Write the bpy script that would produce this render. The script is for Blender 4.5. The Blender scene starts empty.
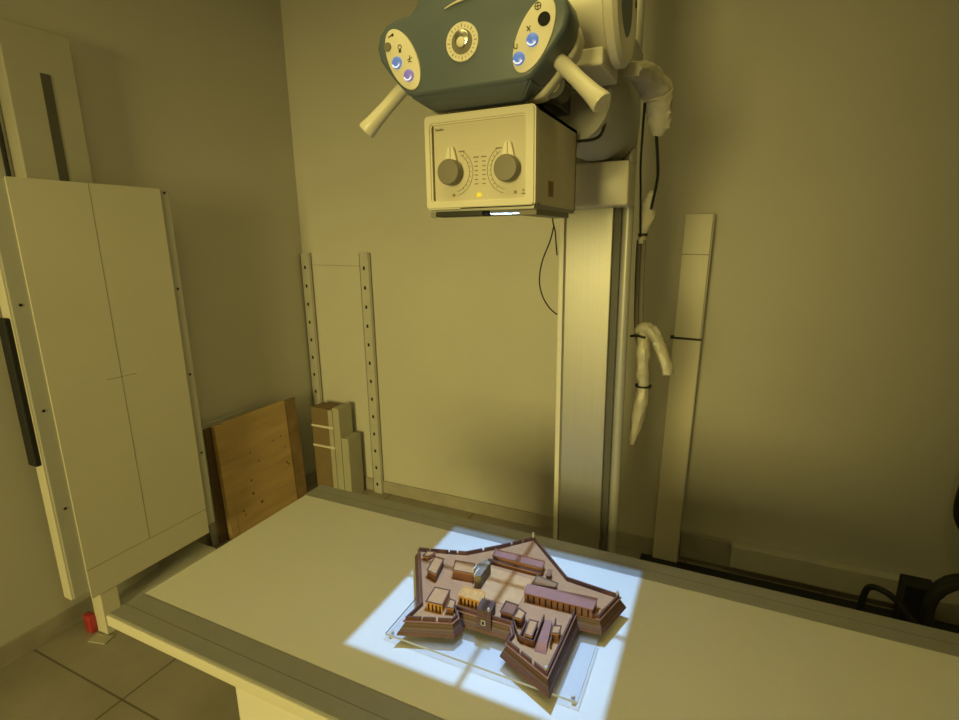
import bpy, bmesh, math, random
from mathutils import Vector, Matrix

random.seed(4)
scn = bpy.context.scene
COL = scn.collection

# ------------------------------------------------------------------ camera
def make_camera():
    yaw, pitch, roll = -0.439902, 0.227318, -0.0138025
    cy, sy, cp, sp = math.cos(yaw), math.sin(yaw), math.cos(pitch), math.sin(pitch)
    f = Vector((sy * cp, cy * cp, -sp)); r = Vector((cy, -sy, 0)); u = r.cross(f)
    c, s = math.cos(roll), math.sin(roll)
    r2 = r * c + u * s; u2 = -r * s + u * c
    cd = bpy.data.cameras.new('camera'); co = bpy.data.objects.new('camera', cd); COL.objects.link(co)
    cd.sensor_fit = 'HORIZONTAL'; cd.sensor_width = 36.0; cd.lens = 522.825 / 959 * 36
    cd.clip_start = 0.02
    m = Matrix((r2, u2, -f)).transposed().to_4x4(); m.translation = (0, 0, 1.62)
    co.matrix_world = m
    scn.camera = co
make_camera()

# ------------------------------------------------------------------ light
w = bpy.data.worlds.new('world'); scn.world = w; w.use_nodes = True
w.node_tree.nodes['Background'].inputs[0].default_value = (1, 0.8, 0.25, 1)
w.node_tree.nodes['Background'].inputs[1].default_value = 0.02

def light(name, kind, loc, energy, color, rot=(0, 0, 0), **kw):
    ld = bpy.data.lights.new(name, kind); ld.energy = energy; ld.color = color
    for k, v in kw.items(): setattr(ld, k, v)
    o = bpy.data.objects.new(name, ld); o.location = loc; o.rotation_euler = rot; COL.objects.link(o)
    return o
WARM = (1.0, 0.83, 0.255)
# assumed unseen yellowish key lamp, shining through an added doorway behind the camera
light('assumed_key_lamp', 'AREA', (-0.55, -6.0, 2.0), 325, WARM, (math.pi / 2, 0, 0), shape='RECTANGLE', size=1.7, size_y=2.6)
# weak fill light added near the ceiling, no fitting there
light('ceiling_fill_light', 'AREA', (-0.30, 0.15, 3.22), 18, WARM, (0, 0, 0), shape='RECTANGLE', size=1.8, size_y=1.2)
# collimator lamp: shines down through the square opening of the collimator
LX, LY, LZ = -0.4145, 1.018, 1.800
light('collimator_lamp', 'POINT', (LX, LY, LZ), 60, (0.31, 0.56, 1.0), shadow_soft_size=0.0012)

vs = scn.view_settings
scn.display_settings.display_device = 'sRGB'
vs.view_transform = 'Standard'; vs.look = 'None'; vs.exposure = 0.0; vs.gamma = 1.0; vs.use_curve_mapping = False

# ------------------------------------------------------------------ materials
def mat(name, color, rough=0.5, metal=0.0, var=0.06, scale=8.0, bump=0.0, bscale=60.0, emit=None, estr=0.0, stretch=None, spec=0.5):
    m = bpy.data.materials.new(name); m.use_nodes = True
    nt = m.node_tree; b = nt.nodes['Principled BSDF']
    b.inputs['Roughness'].default_value = rough; b.inputs['Metallic'].default_value = metal
    b.inputs['Specular IOR Level'].default_value = spec
    tc = nt.nodes.new('ShaderNodeTexCoord')
    src = tc.outputs['Object']
    if stretch:
        mp = nt.nodes.new('ShaderNodeMapping'); mp.inputs['Scale'].default_value = stretch
        nt.links.new(src, mp.inputs['Vector']); src = mp.outputs['Vector']
    n = nt.nodes.new('ShaderNodeTexNoise'); n.inputs['Scale'].default_value = scale; n.inputs['Detail'].default_value = 4
    nt.links.new(src, n.inputs['Vector'])
    r = nt.nodes.new('ShaderNodeValToRGB')
    lo = [max(0, c * (1 - var)) for c in color[:3]]; hi = [min(1, c * (1 + var)) for c in color[:3]]
    r.color_ramp.elements[0].color = (*lo, 1); r.color_ramp.elements[1].color = (*hi, 1)
    r.color_ramp.elements[0].position = 0.3; r.color_ramp.elements[1].position = 0.7
    nt.links.new(n.outputs['Fac'], r.inputs['Fac']); nt.links.new(r.outputs['Color'], b.inputs['Base Color'])
    if bump:
        n2 = nt.nodes.new('ShaderNodeTexNoise'); n2.inputs['Scale'].default_value = bscale; n2.inputs['Detail'].default_value = 6
        nt.links.new(src, n2.inputs['Vector'])
        bp = nt.nodes.new('ShaderNodeBump'); bp.inputs['Strength'].default_value = bump; bp.inputs['Distance'].default_value = 0.01
        nt.links.new(n2.outputs['Fac'], bp.inputs['Height']); nt.links.new(bp.outputs['Normal'], b.inputs['Normal'])
    if emit:
        b.inputs['Emission Color'].default_value = (*emit, 1); b.inputs['Emission Strength'].default_value = estr
    return m

def wave_mat(name, c1, c2, direction, scale, rough=0.6, distort=1.0, axis='Z'):
    m = bpy.data.materials.new(name); m.use_nodes = True
    nt = m.node_tree; b = nt.nodes['Principled BSDF']; b.inputs['Roughness'].default_value = rough
    tc = nt.nodes.new('ShaderNodeTexCoord')
    wv = nt.nodes.new('ShaderNodeTexWave'); wv.wave_type = 'BANDS'; wv.bands_direction = axis
    wv.inputs['Scale'].default_value = scale; wv.inputs['Distortion'].default_value = distort
    wv.inputs['Detail'].default_value = 3; wv.inputs['Detail Scale'].default_value = 2
    nt.links.new(tc.outputs['Object'], wv.inputs['Vector'])
    r = nt.nodes.new('ShaderNodeValToRGB')
    r.color_ramp.elements[0].color = (*c1, 1); r.color_ramp.elements[1].color = (*c2, 1)
    nt.links.new(wv.outputs['Fac'], r.inputs['Fac']); nt.links.new(r.outputs['Color'], b.inputs['Base Color'])
    return m

def tile_mat():
    m = bpy.data.materials.new('floor tiles'); m.use_nodes = True
    nt = m.node_tree; b = nt.nodes['Principled BSDF']; b.inputs['Roughness'].default_value = 0.45
    tc = nt.nodes.new('ShaderNodeTexCoord'); mp = nt.nodes.new('ShaderNodeMapping')
    mp.inputs['Location'].default_value = (1.87 + 6.0, -0.87 + 6.0, 0)
    nt.links.new(tc.outputs['Object'], mp.inputs['Vector'])
    br = nt.nodes.new('ShaderNodeTexBrick'); br.offset = 0.0; br.squash = 1.0
    br.inputs['Scale'].default_value = 1.0; br.inputs['Brick Width'].default_value = 0.6; br.inputs['Row Height'].default_value = 0.6
    br.inputs['Mortar Size'].default_value = 0.004; br.inputs['Mortar Smooth'].default_value = 0.2
    br.inputs['Color1'].default_value = (0.42, 0.385, 0.32, 1); br.inputs['Color2'].default_value = (0.39, 0.355, 0.30, 1)
    br.inputs['Mortar'].default_value = (0.16, 0.14, 0.11, 1)
    nt.links.new(mp.outputs['Vector'], br.inputs['Vector'])
    n = nt.nodes.new('ShaderNodeTexNoise'); n.inputs['Scale'].default_value = 5; n.inputs['Detail'].default_value = 6
    nt.links.new(tc.outputs['Object'], n.inputs['Vector'])
    mx = nt.nodes.new('ShaderNodeMix'); mx.data_type = 'RGBA'; mx.blend_type = 'MULTIPLY'; mx.inputs['Factor'].default_value = 0.35
    nt.links.new(br.outputs['Color'], mx.inputs['A']); nt.links.new(n.outputs['Fac'], mx.inputs['B'])
    nt.links.new(mx.outputs['Result'], b.inputs['Base Color'])
    return m

M = {}
M['wall'] = mat('wall paint', (0.60, 0.58, 0.53), 0.85, var=0.03, scale=2.0, bump=0.05, bscale=40)
M['colpaint'] = mat('beige column paint', (0.50, 0.48, 0.42), 0.7, var=0.03)
M['walldark'] = mat('wall paint toned against bounce', (0.28, 0.27, 0.235), 0.85, var=0.03, scale=2.0)  # for the unseen front wall, darkened to cut bounced light
M['ceiling'] = mat('ceiling paint', (0.36, 0.35, 0.32), 0.9, var=0.02)
M['floor'] = tile_mat()
M['skirt'] = mat('skirting tile', (0.40, 0.37, 0.32), 0.45, var=0.1, scale=12)
M['duct'] = mat('painted duct', (0.60, 0.58, 0.50), 0.6, var=0.04)
M['laminate'] = mat('table laminate', (0.76, 0.74, 0.68), 0.38, var=0.02, scale=3)
M['alu'] = mat('anodised aluminium', (0.36, 0.355, 0.33), 0.42, 0.35, var=0.04, scale=20)
M['cream'] = mat('cream enamel', (0.74, 0.70, 0.60), 0.35, var=0.02, scale=5)
M['pedestal'] = mat('pale pedestal paint', (0.84, 0.80, 0.74), 0.4, var=0.02, scale=4)
M['face'] = mat('control panel foil', (0.62, 0.57, 0.47), 0.5, var=0.02, scale=5)
M['body'] = mat('collimator side paint', (0.74, 0.68, 0.54), 0.5, var=0.03)
M['bluegrey'] = mat('blue grey plastic', (0.105, 0.135, 0.17), 0.42, var=0.06, scale=6, bump=0.02, bscale=200)
M['oval'] = mat('oval panel foil', (0.80, 0.74, 0.62), 0.45, var=0.02)
M['black'] = mat('black plastic', (0.012, 0.012, 0.012), 0.45, var=0.1)
M['rubber'] = mat('black rubber', (0.014, 0.014, 0.016), 0.6, var=0.2)
M['knob'] = mat('grey knob plastic', (0.20, 0.18, 0.15), 0.45, var=0.05)
M['ink'] = mat('printed ink', (0.06, 0.05, 0.04), 0.6, var=0.02)
M['inkgrey'] = mat('grey printed ink', (0.26, 0.23, 0.17), 0.6, var=0.02)
M['chrome'] = mat('brushed metal', (0.75, 0.73, 0.68), 0.25, 0.9, var=0.04)
M['pole'] = mat('satin grey pole', (0.46, 0.45, 0.42), 0.38, 0.2, var=0.02)
M['brushed'] = mat('brushed aluminium panel', (0.40, 0.39, 0.37), 0.45, 0.85, var=0.03, scale=6, stretch=(30, 30, 0.5))
M['darkgroove'] = mat('dark groove lining', (0.10, 0.095, 0.08), 0.6, var=0.05)
M['steel'] = mat('galvanised steel', (0.62, 0.60, 0.55), 0.45, 0.25, var=0.06, scale=14)
M['greypaint'] = mat('grey enamel', (0.50, 0.49, 0.46), 0.5, var=0.03)
M['panel'] = mat('white bucky panel', (0.70, 0.66, 0.57), 0.5, var=0.025, scale=3)
M['led'] = mat('lit blue button', (0.12, 0.22, 0.65), 0.3, var=0.1, scale=120, emit=(0.10, 0.22, 0.9), estr=0.35)
M['ledv'] = mat('lit violet button', (0.25, 0.2, 0.55), 0.3, var=0.1, scale=120, emit=(0.2, 0.16, 0.8), estr=0.3)
M['ledw'] = mat('white button marking', (0.8, 0.85, 0.95), 0.4, emit=(0.6, 0.75, 1.0), estr=0.5)
M['yled'] = mat('yellow indicator', (0.85, 0.7, 0.05), 0.3, emit=(1, 0.8, 0.05), estr=0.25)
M['board'] = mat('plywood', (0.60, 0.41, 0.19), 0.7, var=0.16, scale=4, bump=0.08, bscale=30, stretch=(1, 0.6, 4))
M['boardedge'] = mat('board edge', (0.30, 0.2, 0.1), 0.8, var=0.2, scale=16)
M['brownboard'] = mat('brown hardboard', (0.22, 0.14, 0.08), 0.8, var=0.1)
M['card'] = mat('cardboard', (0.22, 0.155, 0.08), 0.85, var=0.08, scale=10)
M['paleslab'] = mat('pale offcut board', (0.44, 0.42, 0.34), 0.7, var=0.06, scale=6)
M['strap'] = mat('white strap', (0.75, 0.72, 0.66), 0.5)
M['plastic'] = mat('crumpled plastic wrap', (0.60, 0.56, 0.46), 0.35, var=0.10, scale=18, bump=0.5, bscale=22)
M['red'] = mat('red plastic', (0.42, 0.04, 0.05), 0.5, var=0.25, scale=25)
M['wood'] = wave_mat('layered brown wood', (0.078, 0.040, 0.030), (0.128, 0.070, 0.053), 'Z', 42, 0.6, 0.6)
M['wooddark'] = mat('dark brown wood', (0.11, 0.042, 0.024), 0.6, var=0.2, scale=60)
M['woodtan'] = mat('tan wood', (0.47, 0.245, 0.095), 0.6, var=0.10, scale=40, stretch=(1, 6, 1))
M['terrace'] = mat('pinkish brown wood', (0.45, 0.225, 0.098), 0.6, var=0.10, scale=40, stretch=(1, 6, 1))
M['woodgold'] = mat('golden wood', (0.56, 0.29, 0.08), 0.6, var=0.14, scale=50, stretch=(5, 1, 1))
M['woodmid'] = mat('mid brown wood', (0.24, 0.105, 0.058), 0.6, var=0.12, scale=50)
M['roofpink'] = mat('mauve brown roof', (0.30, 0.135, 0.105), 0.55, var=0.08, scale=60)
M['roofgreen'] = mat('olive brown roof', (0.27, 0.14, 0.055), 0.6, var=0.1, scale=60)
M['towergrey'] = mat('grey painted tower', (0.22, 0.18, 0.14), 0.9, var=0.3, scale=90, spec=0.1)
M['white'] = mat('white paint', (0.55, 0.48, 0.38), 0.7)
M['acrylicedge'] = mat('acrylic cut edge', (0.40, 0.42, 0.42), 0.25, var=0.05)
def clear_mat():
    m = bpy.data.materials.new('clear acrylic'); m.use_nodes = True
    nt = m.node_tree; b = nt.nodes['Principled BSDF']
    b.inputs['Base Color'].default_value = (0.72, 0.74, 0.78, 1); b.inputs['Roughness'].default_value = 0.12
    out = nt.nodes['Material Output']; tr = nt.nodes.new('ShaderNodeBsdfTransparent'); mx = nt.nodes.new('ShaderNodeMixShader')
    n = nt.nodes.new('ShaderNodeTexNoise'); n.inputs['Scale'].default_value = 6
    mr = nt.nodes.new('ShaderNodeMapRange'); mr.inputs['To Min'].default_value = 0.07; mr.inputs['To Max'].default_value = 0.11
    tr.inputs['Color'].default_value = (0.97, 0.98, 1.0, 1)
    nt.links.new(n.outputs['Fac'], mr.inputs['Value']); nt.links.new(mr.outputs['Result'], mx.inputs['Fac'])
    nt.links.new(tr.outputs['BSDF'], mx.inputs[1]); nt.links.new(b.outputs['BSDF'], mx.inputs[2]); nt.links.new(mx.outputs['Shader'], out.inputs['Surface'])
    return m
M['acrylic'] = clear_mat()
M['inside'] = mat('matt black lining', (0.01, 0.01, 0.01), 0.9)
M['door'] = mat('added doorway paint', (0.5, 0.46, 0.38), 0.6)

# ------------------------------------------------------------------ mesh helpers
ORG = {}
def obj(name, bm, material, parent=None, smooth=False, kind=None, label=None):
    """links the bmesh (in world coordinates) as ONE object; children keep their parent's origin"""
    bmesh.ops.recalc_face_normals(bm, faces=bm.faces)
    if parent is not None: o0 = ORG[parent.name]
    else:
        vs_ = [v.co for v in bm.verts]
        o0 = Vector(((min(v.x for v in vs_) + max(v.x for v in vs_)) / 2, (min(v.y for v in vs_) + max(v.y for v in vs_)) / 2, min(v.z for v in vs_)))
        if kind == 'structure': o0 = Vector((0, 0, 0))
    bmesh.ops.translate(bm, verts=bm.verts, vec=-o0)
    me = bpy.data.meshes.new(name); bm.to_mesh(me); bm.free()
    for mm in (material if isinstance(material, (list, tuple)) else [material]): me.materials.append(mm)
    if smooth:
        for p in me.polygons: p.use_smooth = True
        try: me.set_sharp_from_angle(angle=math.radians(40))
        except Exception: pass
    o = bpy.data.objects.new(name, me); COL.objects.link(o)
    ORG[o.name] = o0
    if parent is not None: o.parent = parent
    else: o.location = o0
    if kind: o['kind'] = kind
    if label: o['label'] = label
    return o
def tag(o, label, cat, group=None):
    o['label'] = label; o['category'] = cat
    if group: o['group'] = group
    return o
def thing(name, loc, label, cat, group=None):
    o = bpy.data.objects.new(name, None); o.empty_display_size = 0.1; o.location = loc; COL.objects.link(o)
    ORG[o.name] = Vector(loc)
    return tag(o, label, cat, group)
def struct(name, bm, m): return obj(name, bm, m, kind='structure')

def box(lo, hi, bev=0.0, seg=2, bm=None, rot=None):
    b = bmesh.new()
    bmesh.ops.create_cube(b, size=1)
    lo = Vector(lo); hi = Vector(hi)
    for v in b.verts: v.co = Vector(((v.co.x + .5) * (hi.x - lo.x) + lo.x, (v.co.y + .5) * (hi.y - lo.y) + lo.y, (v.co.z + .5) * (hi.z - lo.z) + lo.z))
    if bev: bmesh.ops.bevel(b, geom=b.edges[:], offset=bev, segments=seg, affect='EDGES', profile=0.5)
    if rot: bmesh.ops.rotate(b, verts=b.verts, cent=rot[0], matrix=rot[1])
    return merge(bm, b)
def merge(bm, b):
    if bm is None: return b
    me = bpy.data.meshes.new('tmp'); b.to_mesh(me); b.free(); bm.from_mesh(me); bpy.data.meshes.remove(me)
    return bm
def area2(p): return sum(p[i][0] * p[(i + 1) % len(p)][1] - p[(i + 1) % len(p)][0] * p[i][1] for i in range(len(p)))
def prism(poly, z0, z1, poly0=None, bm=None, bev=0):
    b = bmesh.new(); p0 = poly0 or poly; n = len(poly)
    lo = [b.verts.new((x, y, z0)) for x, y in p0]; hi = [b.verts.new((x, y, z1)) for x, y in poly]
    b.faces.new(lo[::-1]); b.faces.new(hi)
    for i in range(n): b.faces.new((lo[i], lo[(i + 1) % n], hi[(i + 1) % n], hi[i]))
    bmesh.ops.recalc_face_normals(b, faces=b.faces)
    if bev: bmesh.ops.bevel(b, geom=b.edges[:], offset=bev, segments=2, affect='EDGES')
    return merge(bm, b)
def xzprism(poly, y0, y1, bev=0, seg=2, bm=None, front_only=False):
    """polygon in x,z extruded along y"""
    b = bmesh.new(); n = len(poly)
    a = [b.verts.new((x, y0, z)) for x, z in poly]; c = [b.verts.new((x, y1, z)) for x, z in poly]
    f1 = b.faces.new(a); f2 = b.faces.new(c[::-1])
    for i in range(n): b.faces.new((a[i], c[i], c[(i + 1) % n], a[(i + 1) % n]))
    bmesh.ops.recalc_face_normals(b, faces=b.faces)
    if bev:
        b.faces.ensure_lookup_table(); b.edges.ensure_lookup_table()
        es = [e for e in b.edges if all(abs(v.co.y - y0) < 1e-6 for v in e.verts) or (not front_only and all(abs(v.co.y - y1) < 1e-6 for v in e.verts))]
        bmesh.ops.bevel(b, geom=es, offset=bev, segments=seg, affect='EDGES', profile=0.5)
    return merge(bm, b)
def inset(poly, d):
    """polygon moved inwards by d (outwards when negative)"""
    s = 1 if area2(poly) > 0 else -1; n = len(poly); out = []
    for i in range(n):
        p = Vector(poly[i]); a = (p - Vector(poly[i - 1])).normalized(); c = (Vector(poly[(i + 1) % n]) - p).normalized()
        n1 = Vector((-a.y, a.x)) * s; n2 = Vector((-c.y, c.x)) * s
        k = max(0.35, 1 + n1.dot(n2)); q = p + (n1 + n2) * (d / k); out.append((q.x, q.y))
    return out
def frame_of(d):
    d = d.normalized(); a = Vector((0, 0, 1)) if abs(d.z) < 0.9 else Vector((1, 0, 0))
    u = a.cross(d).normalized(); return u, d.cross(u)
def cyl(p0, p1, r0, r1=None, seg=24, bm=None, bev=0):
    r1 = r0 if r1 is None else r1
    p0 = Vector(p0); p1 = Vector(p1); u, v = frame_of(p1 - p0); b = bmesh.new()
    A = []; B = []
    for i in range(seg):
        t = 2 * math.pi * i / seg; d = u * math.cos(t) + v * math.sin(t)
        A.append(b.verts.new(p0 + d * r0)); B.append(b.verts.new(p1 + d * r1))
    fa = b.faces.new(A[::-1]); fb = b.faces.new(B)
    for i in range(seg): b.faces.new((A[i], A[(i + 1) % seg], B[(i + 1) % seg], B[i]))
    if bev: bmesh.ops.bevel(b, geom=list(fa.edges) + list(fb.edges), offset=bev, segments=2, affect='EDGES')
    return merge(bm, b)
def lathe(p0, axis, prof, seg=32, bm=None):
    """prof: (distance along axis, radius)"""
    p0 = Vector(p0); ax = Vector(axis).normalized(); u, v = frame_of(ax); b = bmesh.new(); rings = []
    for h, r in prof:
        rings.append([b.verts.new(p0 + ax * h + (u * math.cos(2 * math.pi * i / seg) + v * math.sin(2 * math.pi * i / seg)) * max(r, 1e-5)) for i in range(seg)])
    for a, c in zip(rings, rings[1:]):
        for i in range(seg): b.faces.new((a[i], a[(i + 1) % seg], c[(i + 1) % seg], c[i]))
    b.faces.new(rings[0][::-1]); b.faces.new(rings[-1])
    return merge(bm, b)
def smooth_pts(pts, n=6):
    P = [Vector(p) for p in pts]; out = []
    for i in range(len(P) - 1):
        p0 = P[max(i - 1, 0)]; p1 = P[i]; p2 = P[i + 1]; p3 = P[min(i + 2, len(P) - 1)]
        for k in range(n):
            t = k / n
            out.append(0.5 * ((2 * p1) + (p2 - p0) * t + (2 * p0 - 5 * p1 + 4 * p2 - p3) * t * t + (3 * p1 - p0 - 3 * p2 + p3) * t ** 3))
    out.append(P[-1]); return out
def tube(pts, r, seg=8, bm=None, n=6, wob=0.0, flat=1.0):
    rs = r if isinstance(r, (list, tuple)) else [r] * len(pts)
    P = smooth_pts(pts, n); R = []
    for i in range(len(rs) - 1):
        for k in range(n): R.append(rs[i] + (rs[i + 1] - rs[i]) * k / n)
    R.append(rs[-1]); b = bmesh.new(); rings = []
    u = None
    for i, p in enumerate(P):
        d = (P[min(i + 1, len(P) - 1)] - P[max(i - 1, 0)]).normalized()
        if u is None: u, v = frame_of(d)
        else:
            u = (u - d * u.dot(d)).normalized(); v = d.cross(u)
        ring = []
        for k in range(seg):
            t = 2 * math.pi * k / seg; rr = R[i] * (1 + wob * (random.random() - 0.5))
            ring.append(b.verts.new(p + u * math.cos(t) * rr + v * math.sin(t) * rr * flat))
        rings.append(ring)
    for a, c in zip(rings, rings[1:]):
        for k in range(seg): b.faces.new((a[k], a[(k + 1) % seg], c[(k + 1) % seg], c[k]))
    b.faces.new(rings[0][::-1]); b.faces.new(rings[-1])
    return merge(bm, b)
def ellipse(cx, cz, a, b_, ang, n=40):
    out = []
    for i in range(n):
        t = 2 * math.pi * i / n; x = b_ * math.cos(t); z = a * math.sin(t)
        out.append((cx + x * math.cos(ang) - z * math.sin(ang), cz + x * math.sin(ang) + z * math.cos(ang)))
    return out
def text_bm(body, size, loc, depth=0.0004):
    cu = bpy.data.curves.new('t', 'FONT'); cu.body = body; cu.size = size; cu.extrude = depth
    o = bpy.data.objects.new('t', cu); COL.objects.link(o)
    dg = bpy.context.evaluated_depsgraph_get()
    me = bpy.data.meshes.new_from_object(o.evaluated_get(dg)); bpy.data.objects.remove(o)
    b = bmesh.new(); b.from_mesh(me); bpy.data.meshes.remove(me)
    bmesh.ops.rotate(b, verts=b.verts, cent=(0, 0, 0), matrix=Matrix.Rotation(math.pi / 2, 3, 'X'))
    bmesh.ops.translate(b, verts=b.verts, vec=loc)
    return b

# ------------------------------------------------------------------ the room
XL, XR, YB, YF, ZC = -2.46, 2.3, 2.60, -1.5, 3.3
struct('floor', box((XL - .1, YF - .1, -0.08), (XR + .1, YB + .1, 0)), M['floor'])
struct('ceiling', box((XL - .1, YF - .1, ZC), (XR + .1, YB + .1, ZC + .08)), M['ceiling'])
struct('wall_left', box((XL - .1, YF - .1, 0), (XL, YB + .1, ZC)), M['wall'])
struct('wall_back', box((XL, YB, 0), (XR, YB + .1, ZC)), M['wall'])
struct('wall_right', box((XR, YF - .1, 0), (XR + .1, YB + .1, ZC)), M['panel'])
DX0, DX1, DZ = -1.90, -0.12, 2.3  # opening added in the unseen front wall, sized to shape the key light
b = box((XL, YF - .1, 0), (DX0, YF, ZC)); box((DX1, YF - .1, 0), (XR, YF, ZC), bm=b); box((DX0, YF - .1, DZ), (DX1, YF, ZC), bm=b)
struct('wall_front', b, M['walldark'])
b = box((DX0 - .06, YF, 0), (DX0, YF + .015, DZ + .06)); box((DX1, YF, 0), (DX1 + .06, YF + .015, DZ + .06), bm=b); box((DX0, YF, DZ), (DX1, YF + .015, DZ + .06), bm=b)
struct('added_doorway', b, M['door'])  # frame of the added doorway, out of view
struct('baseboard_left', box((XL, YF, 0), (XL + .012, YB, 0.088), 0.002), M['skirt'])
struct('baseboard_back', box((XL + .012, YB - .012, 0), (XR, YB, 0.082), 0.002), M['skirt'])
b = box((0.13, YB - .05, 0.045), (0.90, YB, 0.162), 0.004)
struct('trim_1', b, M['duct'])
struct('trim_2', box((-0.10, YB - .03, 0.03), (0.13, YB, 0.165), 0.003), M['skirt'])

# ------------------------------------------------------------------ radiography table
TZ = 0.76
T = thing('radiography_table', (-0.2, 0.965, 0), 'long cream radiography table with grey metal side rails and a lit square on top', 'table')
obj('tabletop', box((-1.265, 0.683, TZ - 0.03), (0.86, 1.250, TZ - 0.0002)), M['laminate'], T)
def rail(y0, y1, yg, outer):
    bm = box((-1.272, y0, TZ - 0.030), (0.865, y1, TZ), 0.0025)
    return bm
fr = obj('side_rail', rail(0.600, 0.682, .64, -1), M['alu'], T)
obj('rail_groove', box((-1.2715, 0.6365, TZ - 0.001), (0.8648, 0.6390, TZ + 0.0001)), M['knob'], fr)
obj('edge_lip', box((-1.274, 0.594, TZ - 0.031), (0.866, 0.6005, TZ - 0.003), 0.002), M['cream'], fr)
br_ = obj('side_rail', rail(1.251, 1.335, 1.29, 1), M['alu'], T)
obj('rail_groove', box((-1.2715, 1.2905, TZ - 0.001), (0.8648, 1.2925, TZ + 0.0001)), M['knob'], br_)
obj('under_frame', box((-0.90, 0.648, 0.665), (0.60, 1.28, TZ - 0.031), 0.003), M['cream'], T)
obj('pedestal', box((-0.915, 0.640, 0.03), (0.50, 1.29, 0.664), 0.008), M['pedestal'], T)
obj('base_plinth', box((-0.93, 0.66, 0.0), (0.515, 1.27, 0.03), 0.004), M['black'], T)

# ------------------------------------------------------------------ tube column behind the table
C = thing('column_stand', (-0.37, 1.64, 0), 'tall cream column stand with a silver pole rising behind the table', 'x-ray column')
obj('column_body', box((-0.458, 1.56, 0.05), (-0.284, 1.76, 3.1), 0.004), M['greypaint'], C)
obj('front_panel', box((-0.441, 1.545, 0.06), (-0.303, 1.562, 3.09), 0.003), M['brushed'], C)
obj('side_strip', box((-0.461, 1.546, 0.06), (-0.4455, 1.562, 3.09), 0.002), M['cream'], C)
obj('dark_groove', box((-0.302, 1.556, 0.06), (-0.284, 1.5605, 3.09)), M['darkgroove'], C)
obj('pole', cyl((-0.267, 1.570, 0.04), (-0.267, 1.570, 3.08), 0.0155, seg=28), M['pole'], C, smooth=True)
obj('base_plate', box((-0.50, 1.48, 0), (-0.24, 1.80, 0.05), 0.004), M['greypaint'], C)
cg = obj('carriage', box((-0.425, 1.435, 1.700), (-0.247, 1.544, 1.812), 0.008), M['cream'], C, smooth=True)
pr = []
for i in range(13):
    t = math.pi + math.pi * i / 12
    pr.append((-0.335 + 0.092 * math.cos(t), 1.905 + 0.092 * math.sin(t)))
pr += [(-0.243, 2.08), (-0.427, 2.08)]
obj('support_arm', xzprism(pr, 1.17, 1.544, 0.006), M['greypaint'], C, smooth=True)

# ------------------------------------------------------------------ tube head: console, tube, collimator
CX = -0.4125
H = thing('x_ray_tube_head', (CX, 1.02, 1.66), 'x-ray tube head with blue-grey console and cream collimator hanging over the table', 'x-ray machine')
# console -- outline mirrored about its centre
half = [(0.0, 2.045), (-0.052, 2.040), (-0.078, 2.022), (-0.091, 1.996), (-0.104, 1.986), (-0.126, 1.985), (-0.150, 1.978),
        (-0.165, 1.964), (-0.171, 1.945), (-0.166, 1.924), (-0.150, 1.903), (-0.127, 1.877), (-0.113, 1.864), (-0.100, 1.860)]
def mirrored(h): return [(CX + x, z) for x, z in h] + [(CX - x, z) for x, z in h[::-1] if abs(x) > 1e-6]
YC = 0.838
con = obj('console_housing', xzprism(mirrored(half), YC, 0.905, 0.007, 3), M['bluegrey'], H, smooth=True)
# sloping chin under the console
chin = bmesh.new()
A = [(-0.112, YC + .004, 1.8625), (0.112, YC + .004, 1.8625), (0.112, 0.90, 1.8625), (-0.112, 0.90, 1.8625)]
Bq = [(-0.085, YC + .034, 1.842), (0.085, YC + .034, 1.842), (0.085, 0.90, 1.842), (-0.085, 0.90, 1.842)]
va = [chin.verts.new((CX + x, y, z)) for x, y, z in A]; vb = [chin.verts.new((CX + x, y, z)) for x, y, z in Bq]
chin.faces.new(va); chin.faces.new(vb[::-1])
for i in range(4): chin.faces.new((va[i], va[(i + 1) % 4], vb[(i + 1) % 4], vb[i]))
bmesh.ops.bevel(chin, geom=chin.edges[:], offset=0.003, segments=2, affect='EDGES')
obj('chin', chin, M['bluegrey'], con, smooth=True)
obj('crease_highlight', tube([(CX - 0.035, YC - .001, 1.982), (CX - 0.01, YC - .0015, 1.988), (CX + 0.03, YC - .001, 1.992)], [0.0008, 0.0018, 0.0012], 8), M['oval'], con, smooth=True)  # pale strip standing in for the glossy highlight on the console crease
back = [(x * 0.99, z - 0.012) for x, z in half]
obj('back_shell', xzprism(mirrored(back), 0.906, 0.945, 0.006, 3), M['cream'], H, smooth=True)
# oval control panels with buttons
ANG = math.radians(27)
def disc(x, z, r, y0, y1, m, par, name, seg=24):
    return obj(name, cyl((x, y1, z), (x, y0, z), r, r * 0.9, seg), m, par, smooth=True)
def inkline(bm, pts, wd, y):
    for (x0, z0), (x1, z1) in zip(pts, pts[1:]):
        d = Vector((x1 - x0, z1 - z0)); L = d.length
        if L < 1e-6: continue
        n = Vector((-d.y, d.x)) / L * wd / 2
        xzprism([(x0 + n.x, z0 + n.y), (x1 + n.x, z1 + n.y), (x1 - n.x, z1 - n.y), (x0 - n.x, z0 - n.y)], y - 0.0004, y + 0.0004, bm=bm)
    return bm
def ring_pts(x, z, r, a0=0, a1=360, n=20): return [(x + r * math.cos(math.radians(a0 + (a1 - a0) * i / n)), z + r * math.sin(math.radians(a0 + (a1 - a0) * i / n))) for i in range(n + 1)]
YO = YC - 0.0035
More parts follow.
